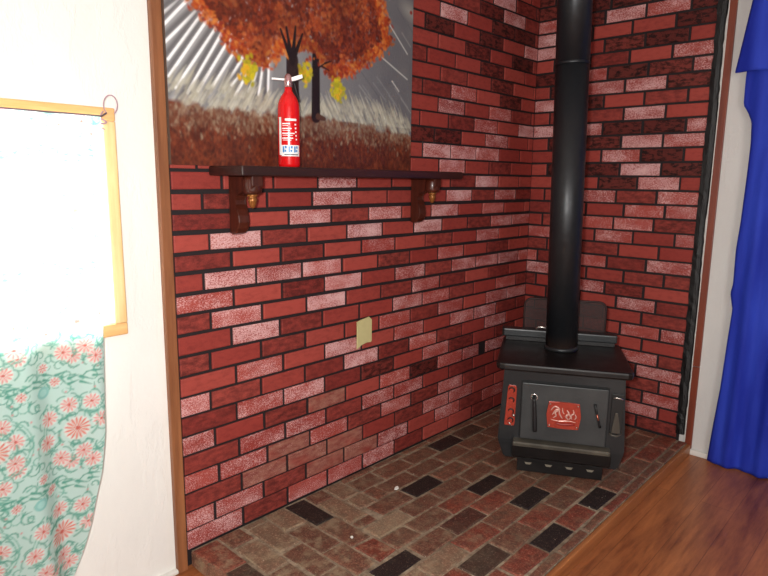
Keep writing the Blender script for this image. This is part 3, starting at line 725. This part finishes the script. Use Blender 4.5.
# emblem: red badge with raised flames
bm = bmesh.new()
ew, eh = .066, .056
pts = [(-ew * .93, -eh), (-ew * .3, -eh * 1.03), (ew * .3, -eh * 1.03), (ew * .93, -eh), (ew * .99, -eh * .5), (ew * 1.05, 0), (ew * .99, eh * .5), (ew * .93, eh), (ew * .3, eh * 1.03), (-ew * .3, eh * 1.03), (-ew * .93, eh), (-ew * .99, eh * .5), (-ew * 1.05, 0), (-ew * .99, -eh * .5)]
EC = (.003, .296)
add_prism(bm, pts, lambda a, b, h: (EC[0] + a, h, EC[1] + b), -.026, -.0182, .0015)
em = obj('emblem', bm, M['enamel'], dr); em['label'] = 'red metal emblem with raised flame script'
bm = bmesh.new()
def fl(pts, r=.0028):
    r *= 1.12
    pp = smooth_path([(EC[0] + a, -.0275, EC[1] + b) for a, b in pts], 5)
    add_tube(bm, pp, [r * (0.35 + 0.65 * math.sin(math.pi * (i + .5) / len(pp))) for i in range(len(pp))], 8)
fl([(-.052, .02), (-.04, .036), (-.028, .036), (-.02, .026), (-.034, .012), (-.03, -.002), (-.042, -.012)], .004)
fl([(-.046, .0), (-.036, .018), (-.026, .026), (-.014, .01)], .0032)
fl([(-.016, .03), (-.018, .012), (-.01, -.004), (-.004, -.012)], .003)
fl([(-.006, .034), (-.004, .018), (.002, .008)], .0026)
fl([(.018, -.014), (.01, -.002), (.02, .012), (.012, .026)], .0042)
fl([(.02, -.014), (.028, -.004), (.022, .01)], .003)
fl([(.034, -.012), (.03, .004), (.04, .016), (.036, .03)], .0032)
fl([(.044, -.012), (.05, .0), (.044, .012)], .0026)
fl([(-.05, -.02), (-.02, -.024), (.02, -.02), (.05, -.024)], .0022)
obj('raised_flames', bm, M['flame'], em, smooth=True)
bm = bmesh.new()
fl([(-.03, -.034), (0, -.038), (.03, -.034), (.046, -.036)], .005)
obj('ember_bed', bm, simple('ember_red', (140, 26, 14), 0.35), em, smooth=True)
for a, b in ((-.055, .046), (.055, .046), (-.055, -.046), (.055, -.046)):
    bm = bmesh.new(); bmesh.ops.create_uvsphere(bm, u_segments=10, v_segments=6, radius=.0035, matrix=Matrix.Translation((EC[0] + a, -.0262, EC[1] + b)))
    obj('rivet', bm, M['bright'], em, smooth=True)
# red damper plate on the left
bm = bmesh.new()
add_prism(bm, [(-.237, .222), (-.198, .222), (-.195, .232), (-.192, .39), (-.196, .4), (-.225, .402), (-.229, .394), (-.238, .232)], lambda a, b, h: (a, h, b), -.008, -.0005, .001)
rp = obj('air_control_plate', bm, M['enamel'], st); rp['label'] = 'narrow red pierced plate left of the door'
slot_m = simple('slot_black', (20, 8, 8), 0.5)
for z in (.38, .335, .285, .245):
    bm = bmesh.new()
    c = [(-.213 + .011 * math.cos(math.radians(a)), -.0085, z + .011 * math.sin(math.radians(a))) for a in range(-60, 200, 20)]
    add_tube(bm, c, [.001 + .0025 * math.sin(math.pi * (i + .5) / len(c)) for i in range(len(c))], 8)
    obj('scroll_slot', bm, slot_m, rp, smooth=True)
bm = bmesh.new(); add_tube(bm, [(-.2, -.0085, .272), (-.2, -.02, .272)], .0055, 10); obj('knob', bm, M['bright'], rp, smooth=True)
bm = bmesh.new(); add_tube(bm, [(-.222, -.0085, .236), (-.21, -.013, .228)], .003, 8); obj('rivet', bm, M['bright'], rp, smooth=True)
# niche with a coil at the right
bm = bmesh.new(); add_box(bm, .188, .236, -.006, -.0003, .230, .404, bev=.002); nc = obj('side_recess', bm, simple('recess_black', (15, 14, 14), 0.5), st)
bm = bmesh.new()
add_prism(bm, [(.195, .238), (.229, .238), (.224, .28), (.215, .325), (.206, .325), (.199, .28)], lambda a, b, h: (a, h, b), -.011, -.0055, .001)
obj('ash_scoop', bm, M['iron_pale'], nc)
bm = bmesh.new(); add_tube(bm, [(.189, -.008, .236), (.198, -.016, .230), (.215, -.018, .229), (.234, -.009, .236)], .004, 8); obj('recess_rim', bm, M['iron_pale'], nc, smooth=True)
bm = bmesh.new(); add_tube(bm, [(.192, -.008, .384), (.204, -.014, .392), (.220, -.012, .388), (.232, -.008, .384)], .0035, 8); obj('coil', bm, M['bright'], nc, smooth=True)
# ash lip below the door, its lit top put into a paler steel
bm = bmesh.new()
add_prism(bm, [(-.0004, .168), (-.036, .163), (-.040, .158), (-.039, .146), (-.0004, .136)], lambda a, b, h: (h, a, b), -.198, .196, .004)
al = obj('ash_lip', bm, M['iron_pale'], st); al['label'] = 'projecting ash lip, paler for its lit top'
bm = bmesh.new()
add_prism(bm, [(-.0006, .135), (-.03, .141), (-.024, .094), (-.0006, .078), (-.0006, .1)], lambda a, b, h: (h, a, b), -.2, .2, .003)
obj('lower_apron', bm, M['iron_dark'], st)
# plinth
bm = bmesh.new(); add_box(bm, -.178, .178, .038, .32, 0.0, .0615, bev=.002); pd = obj('plinth', bm, M['iron_dark'], st)
vent_m = simple('dusty_vent', (120, 112, 98), 0.7)
for i in range(4):
    u = -.13 + i * .086; bm = bmesh.new()
    add_prism(bm, [(u - .016, .043), (u + .016, .043), (u + .009, .033), (u - .009, .033)], lambda a, b, h: (a, h, b), .0355, .0378, .0004)
    obj('vent_slot', bm, vent_m, pd)

# ---------------------------------------------------------------- wire mesh screen behind the stove
sc_ = thing('mesh_screen', 'brown rounded wire mesh screen standing upright behind the stove', 'fire screen', (FX, FY, 0.0012), math.radians(-62))
bm = bmesh.new(); hu0, hu1, hz0, hz1, hd, rad = -.19, .18, .006, .705, .405, .035
outl = []
for cx_, cz_, a0 in ((hu1 - rad, hz1 - rad, 0), (hu0 + rad, hz1 - rad, 90)):
    for i in range(7): a = math.radians(a0 + 15 * i); outl.append((cx_ + rad * math.cos(a), hd, cz_ + rad * math.sin(a)))
outl += [(hu0, hd, hz0), (hu1, hd, hz0)]
add_tube(bm, outl, .005, 8, closed=True)
obj('screen_frame', bm, simple('brown_mesh_rim', (44, 22, 19), 0.5, 0.3), sc_, smooth=True)
bm = bmesh.new()
nx = 62
for i in range(1, nx):
    u = hu0 + (hu1 - hu0) * i / nx; e = rad - math.sqrt(max(0, rad * rad - max(0, abs(u - (hu0 + hu1) / 2) - ((hu1 - hu0) / 2 - rad)) ** 2))
    add_box(bm, u - .00165, u + .00165, hd - .001, hd + .001, hz0, hz1 - e)
nz = 112
for i in range(1, nz):
    z = hz0 + (hz1 - hz0) * i / nz; e = rad - math.sqrt(max(0, rad * rad - max(0, z - (hz1 - rad)) ** 2))
    add_box(bm, hu0 + e, hu1 - e, hd - .0025, hd - .0008, z - .0017, z + .0017)
obj('wire_mesh', bm, simple('brown_wire', (44, 20, 17), 0.55, 0.2), sc_)

# ---------------------------------------------------------------- stovepipe
cu, cd = -.012, .228
ca, sa = math.cos(math.radians(-61)), math.sin(math.radians(-61))
bx, by = FX + cu * ca - cd * sa, FY + cu * sa + cd * ca
pipe = thing('stovepipe', 'tall black flue pipe rising from the top of the wood stove', 'stovepipe', (bx, by, 0.5180))
pipe.rotation_euler = (math.radians(-.95), math.radians(-.95), 0)
def mat_pipe():
    t = NT('black_flue_steel'); n1 = t.noise(3, 5, 0.6, None, (1, 1, 0.4)); n2 = t.noise(40, 4, 0.6)
    c = t.mix(t.ramp(n1, 0.4, 0.7), s2l((30, 33, 37)), s2l((48, 46, 46)))
    sep = t.add('ShaderNodeSeparateXYZ'); t.lk(t.coord(), sep.inputs[0])
    c = t.mix(t.math('MULTIPLY', t.ramp(sep.outputs[2], 0.07, 0.0), 0.55), c, s2l((88, 62, 50)))
    t.base(c); t.rough(t.ramp(n2, -0.5, 2.0)); t.rough(0.27); t.b.inputs['Metallic'].default_value = 0.35; t.bump(n2, 0.06, 0.002); return t.m
M['pipe'] = mat_pipe()
PR = .0685
bm = bmesh.new(); add_lathe(bm, [(PR, 0.0), (PR, 1.225)], 0, 0, 48); obj('lower_section', bm, M['pipe'], pipe, smooth=False)
bm = bmesh.new(); add_lathe(bm, [(PR + .0008, 1.22), (PR + .0008, 1.895)], 0, 0, 48); obj('upper_section', bm, M['pipe'], pipe)
bm = bmesh.new(); add_lathe(bm, [(PR + .0006, 1.214), (PR + .0016, 1.216), (PR + .0016, 1.223), (PR + .0006, 1.225)], 0, 0, 48); obj('seam_band', bm, M['pipe'], pipe)
for o in pipe.children:
    for p in o.data.polygons: p.use_smooth = abs(p.normal.z) < 0.5
bm = bmesh.new(); add_lathe(bm, [(PR + .0015, 0.0), (PR + .006, 0.001), (PR + .006, .012), (PR + .0015, .016)], 0, 0, 48); obj('collar', bm, M['iron'], pipe, smooth=True)

# ---------------------------------------------------------------- floral curtain over the left window
CX0, CX1, CZ0, CZ1 = -3.38, -2.383, ZF + 0.03, 1.412
Q = Paint(CX0, CX1, CZ0, CZ1, 0.0027, (202, 228, 222)); rng = random.Random(8)
PINK = [(-2.652,.789),(-2.512,.767),(-2.457,.761),(-2.682,.749),(-2.522,.63),(-2.466,.631),(-2.57,.599),(-2.688,.612),(-2.659,.567),(-2.576,.534),(-2.442,.575),(-2.658,.509),(-2.482,.49),(-2.536,.478)]
SMALL = [(-2.586,.745),(-2.556,.701),(-2.645,.684)]
CORAL = [(-2.501,.559),(-2.704,.548)]
TP, XP = 0.302, 0.42
PINK, SMALL, CORAL = [[(x + .047, z) for x, z in l] for l in (PINK, SMALL, CORAL)]
tl1, tl2, mint2 = (98, 166, 148), (130, 190, 174), (174, 214, 206)
def flower(x, z, r, c, petals=11):
    sl = Q.win(x - r * 1.7, x + r * 1.7, z - r * 1.7, z + r * 1.7)
    if Q.X[sl].size == 0: return
    dx, dz = Q.X[sl] - x, Q.Z[sl] - z; rho = np.hypot(dx, dz) / r; a = np.arctan2(dz, dx)
    ring = np.clip(1 - np.abs(rho - 1.36 - .1 * np.cos(5 * a)) / .16, 0, 1) * (np.cos(5 * a + 1.0) > -.55)
    Q.blend(sl, 0.85 * ring, s2l(tl1))
    Q.blend(sl, np.clip((1.05 - rho) / .12, 0, 1) * .7, s2l((240, 238, 234)))
    pet = .86 + .16 * np.cos(petals * a)
    Q.blend(sl, np.clip((pet - rho) / .14, 0, 1) * np.clip(.62 + .5 * np.cos(petals * a), 0, 1), s2l(c))
    Q.blend(sl, np.clip((.22 - rho) / .1, 0, 1), s2l((214, 110, 100)))
def curl(x, z, r, a0, sp, c, w):
    pts = [(x + r * (1 - t * .75) * math.cos(a0 + sp * t), z + r * (1 - t * .75) * math.sin(a0 + sp * t)) for t in np.linspace(0, 1, 9)]
    for i, (p, q) in enumerate(zip(pts, pts[1:])): Q.line(p, q, w * (1.2 - i * .1), c, .85, soft=.003)
for ix in range(-4, 2):
    for iz in range(-3, 5):
        ox, oz = ix * XP, iz * TP
        rr = random.Random(100 + (ix % 2))
        for k in range(90):
            x, z = rr.uniform(-2.81, -2.39) + ox, rr.uniform(.49, .79) + oz
            a = rr.uniform(0, 6.28)
            curl(x, z, rr.uniform(.012, .026), a, rr.choice([-1, 1]) * 5.0, rr.choice([tl1, tl1, tl2]), .0017)
        for k in range(64):
            x, z = rr.uniform(-2.81, -2.39) + ox, rr.uniform(.49, .79) + oz; a = rr.uniform(0, 6.28)
            Q.line((x, z), (x + .02 * math.cos(a), z + .02 * math.sin(a)), .003, rr.choice([tl1, tl2]), .8, .0008, soft=.003)
        for k in range(30):
            Q.disc(rr.uniform(-2.81, -2.39) + ox, rr.uniform(.49, .79) + oz, .003, (226, 160, 158), .8)
        for cx_, cz_ in CORAL:
            for R0, ww in ((.078, .0016), (.086, .0016)):
                aa = np.linspace(0, 6.283, 33); Q.poly([(cx_ + ox + R0 * math.cos(a), cz_ + oz + R0 * math.sin(a)) for a in aa], ww, tl2, .8)
        # leafy bands
        for bz in (.715, .70):
            for k in range(11):
                x = -2.72 + k * .0305 + ox; z = bz + .012 * math.sin(k * 1.3) + oz
                Q.line((x, z), (x + .026, z + .012 * math.cos(k * 1.7)), .0042, tl1, .85, .001, soft=.003)
        for x, z in PINK: flower(x + ox, z + oz, .0225, (236, 158, 154))
        for x, z in SMALL: flower(x + ox, z + oz, .0135, (230, 140, 136), 8)
        for x, z in CORAL: flower(x + ox, z + oz, .034, (230, 132, 118), 15)
        x, z = -2.539 + ox, .678 + oz
        Q.disc(x, z, .017, (150, 206, 200), .9); Q.disc(x, z, .010, (176, 222, 216), .9)
M['floral'] = mat_vcol('floral_cotton', 0.85, 0.1, trans=0.45)
lc = thing('floral_curtain', 'mint green curtain with pink flowers hanging over the bright window', 'curtain', (-2.88, -0.055, CZ0))
def lc_pos(X, Z):
    t = (Z - CZ0) / (CZ1 - CZ0)
    e = np.interp(Z, [-.03, .114, .269, .413, .53, .781, 1.42], [-2.60, -2.544, -2.494, -2.461, -2.444, -2.428, -2.392])   # right edge at each height
    s = (X - CX0) / (CX1 - CX0)
    x = CX0 + s * (e - CX0) * 1.0
    x = X + (e - CX1)
    A = .004 + .016 * (1 - t)
    y = -0.052 + A * np.sin(x * 34 + .6 * np.sin(Z * 3)) + .4 * A * np.sin(x * 71 + 1.2 + Z * 2)
    return x + 2.88, y + .055, Z - CZ0
link_mesh('curtain_cloth', grid_mesh('curtain_cloth', Q, lc_pos), M['floral'], lc)
M['wire'] = simple('dull_wire', (120, 104, 112), 0.4, 0.5)
bm = bmesh.new(); add_tube(bm, [(-3.42, -0.05, 1.414), (-2.39, -0.05, 1.414), (-2.37, -0.035, 1.425)], .0025, 6)
o = obj('curtain_wire', bm, M['wire'], lc); o.location = (2.88, .055, -CZ0)
bm = bmesh.new()
lp = [(-2.352 + .0225 * math.cos(a) * .85, -0.024 - .004 * math.sin(a), 1.449 + .026 * math.sin(a)) for a in np.linspace(-1.0, 4.2, 22)]
add_tube(bm, lp, .0016, 6)
add_tube(bm, smooth_path([(-2.374, -.024, 1.43), (-2.385, -.032, 1.412), (-2.37, -.034, 1.40), (-2.392, -.036, 1.392), (-2.378, -.036, 1.38)]), .0022, 6)
o = obj('tie_loop', bm, simple('pinkish_twine', (176, 140, 150), 0.7), lc, smooth=True); o.location = (2.88, .055, -CZ0)

# ---------------------------------------------------------------- blue curtain on the right wall
def mat_blue():
    t = NT('blue_sheer_cloth'); n = t.noise(3.0, 3, 0.5, None, (1, 4, .6))
    c = t.mix(t.ramp(n, 0.4, 0.68), s2l((30, 46, 158)), s2l((46, 68, 186)))
    t.base(c); t.rough(0.7); t.b.inputs['Specular IOR Level'].default_value = 0.2
    t.bump(t.noise(400, 2, 0.5), 0.05, 0.001); return t.m
M['blue'] = mat_blue()
bc = thing('blue_curtain', 'long plain royal blue curtain hanging to the wooden floor by the white wall', 'curtain', (-0.05, -1.5, ZF))
def sheet(name, zs, edge, y_far, x_of, nz=150, ny=110, thick=.0025):
    bm = bmesh.new(); g = []
    for i in range(nz + 1):
        z = zs[0] + (zs[1] - zs[0]) * i / nz; e = edge(z); r = []
        for k in range(ny + 1):
            y = e + (y_far - e) * k / ny
            r.append(bm.verts.new((x_of(y, z) + .05, y + 1.5, z - ZF)))
        g.append(r)
    for a, b in zip(g, g[1:]):
        for k in range(ny): bm.faces.new((a[k], a[k + 1], b[k + 1], b[k]))
    o = obj(name, bm, M['blue'], bc, smooth=True)
    so = o.modifiers.new('thickness', 'SOLIDIFY'); so.thickness = thick; so.offset = 0
    return o
ez = [-.07, .103, .316, .557, .694, .766, .808, .967, 1.092, 1.319, 1.426, 1.519, 1.56, 1.593, 1.705, 2.3]
ey = [-1.046, -1.056, -1.072, -1.080, -1.086, -1.070, -1.077, -1.073, -1.080, -1.085, -1.086, -1.080, -1.060, -1.040, -1.038, -1.05]
def bx_(y, z):
    t = 1 - max(0, min(1, (z - ZF) / 2.2)); a = .005 + .007 * t
    return -.045 + a * math.sin(y * 46 + .8 * math.sin(z * 2.1)) + .5 * a * math.sin(y * 95 + z)
sheet('curtain_panel', (ZF + .004, 2.25), lambda z: interp(z, ez, ey), -2.15, bx_)
sheet('valance', (1.725, 2.28), lambda z: interp(z, [1.73, 2.02, 2.3], [-1.003, -1.045, -1.08]), -2.17, lambda y, z: -.088 + .012 * math.sin(y * 38 + z), nz=40)
bm = bmesh.new(); add_tube(bm, [(-.066, -.99 - .06, 2.285), (-.066, -2.25, 2.285)], .008, 10)
o = obj('curtain_rod', bm, M['white_paint'], bc, smooth=True); o.location = (.05, 1.5, -ZF)

# ---------------------------------------------------------------- white chips on the hearth
for (x, y, r, lab) in ((-1.362, -0.231, .011, 'larger white plaster chip lying on the brick hearth beside a black paver'), (-1.734, -0.353, .006, 'tiny white chip lying on the hearth nearer the plaster wall')):
    bm = bmesh.new(); rc = random.Random(int(-x * 1000)); pts = [(r * rc.uniform(.6, 1.1) * math.cos(a), r * rc.uniform(.5, 1.0) * math.sin(a)) for a in np.linspace(0, 2 * math.pi, 7)[:-1]]
    add_prism(bm, pts, lambda a, b, h: (x + a, y + b, h + .25 * a * (h > 0.001)), 0.0008, 0.006)
    tag(obj('plaster_chip', bm, M['white_paint']), lab, 'chip', 'plaster chips on the hearth')
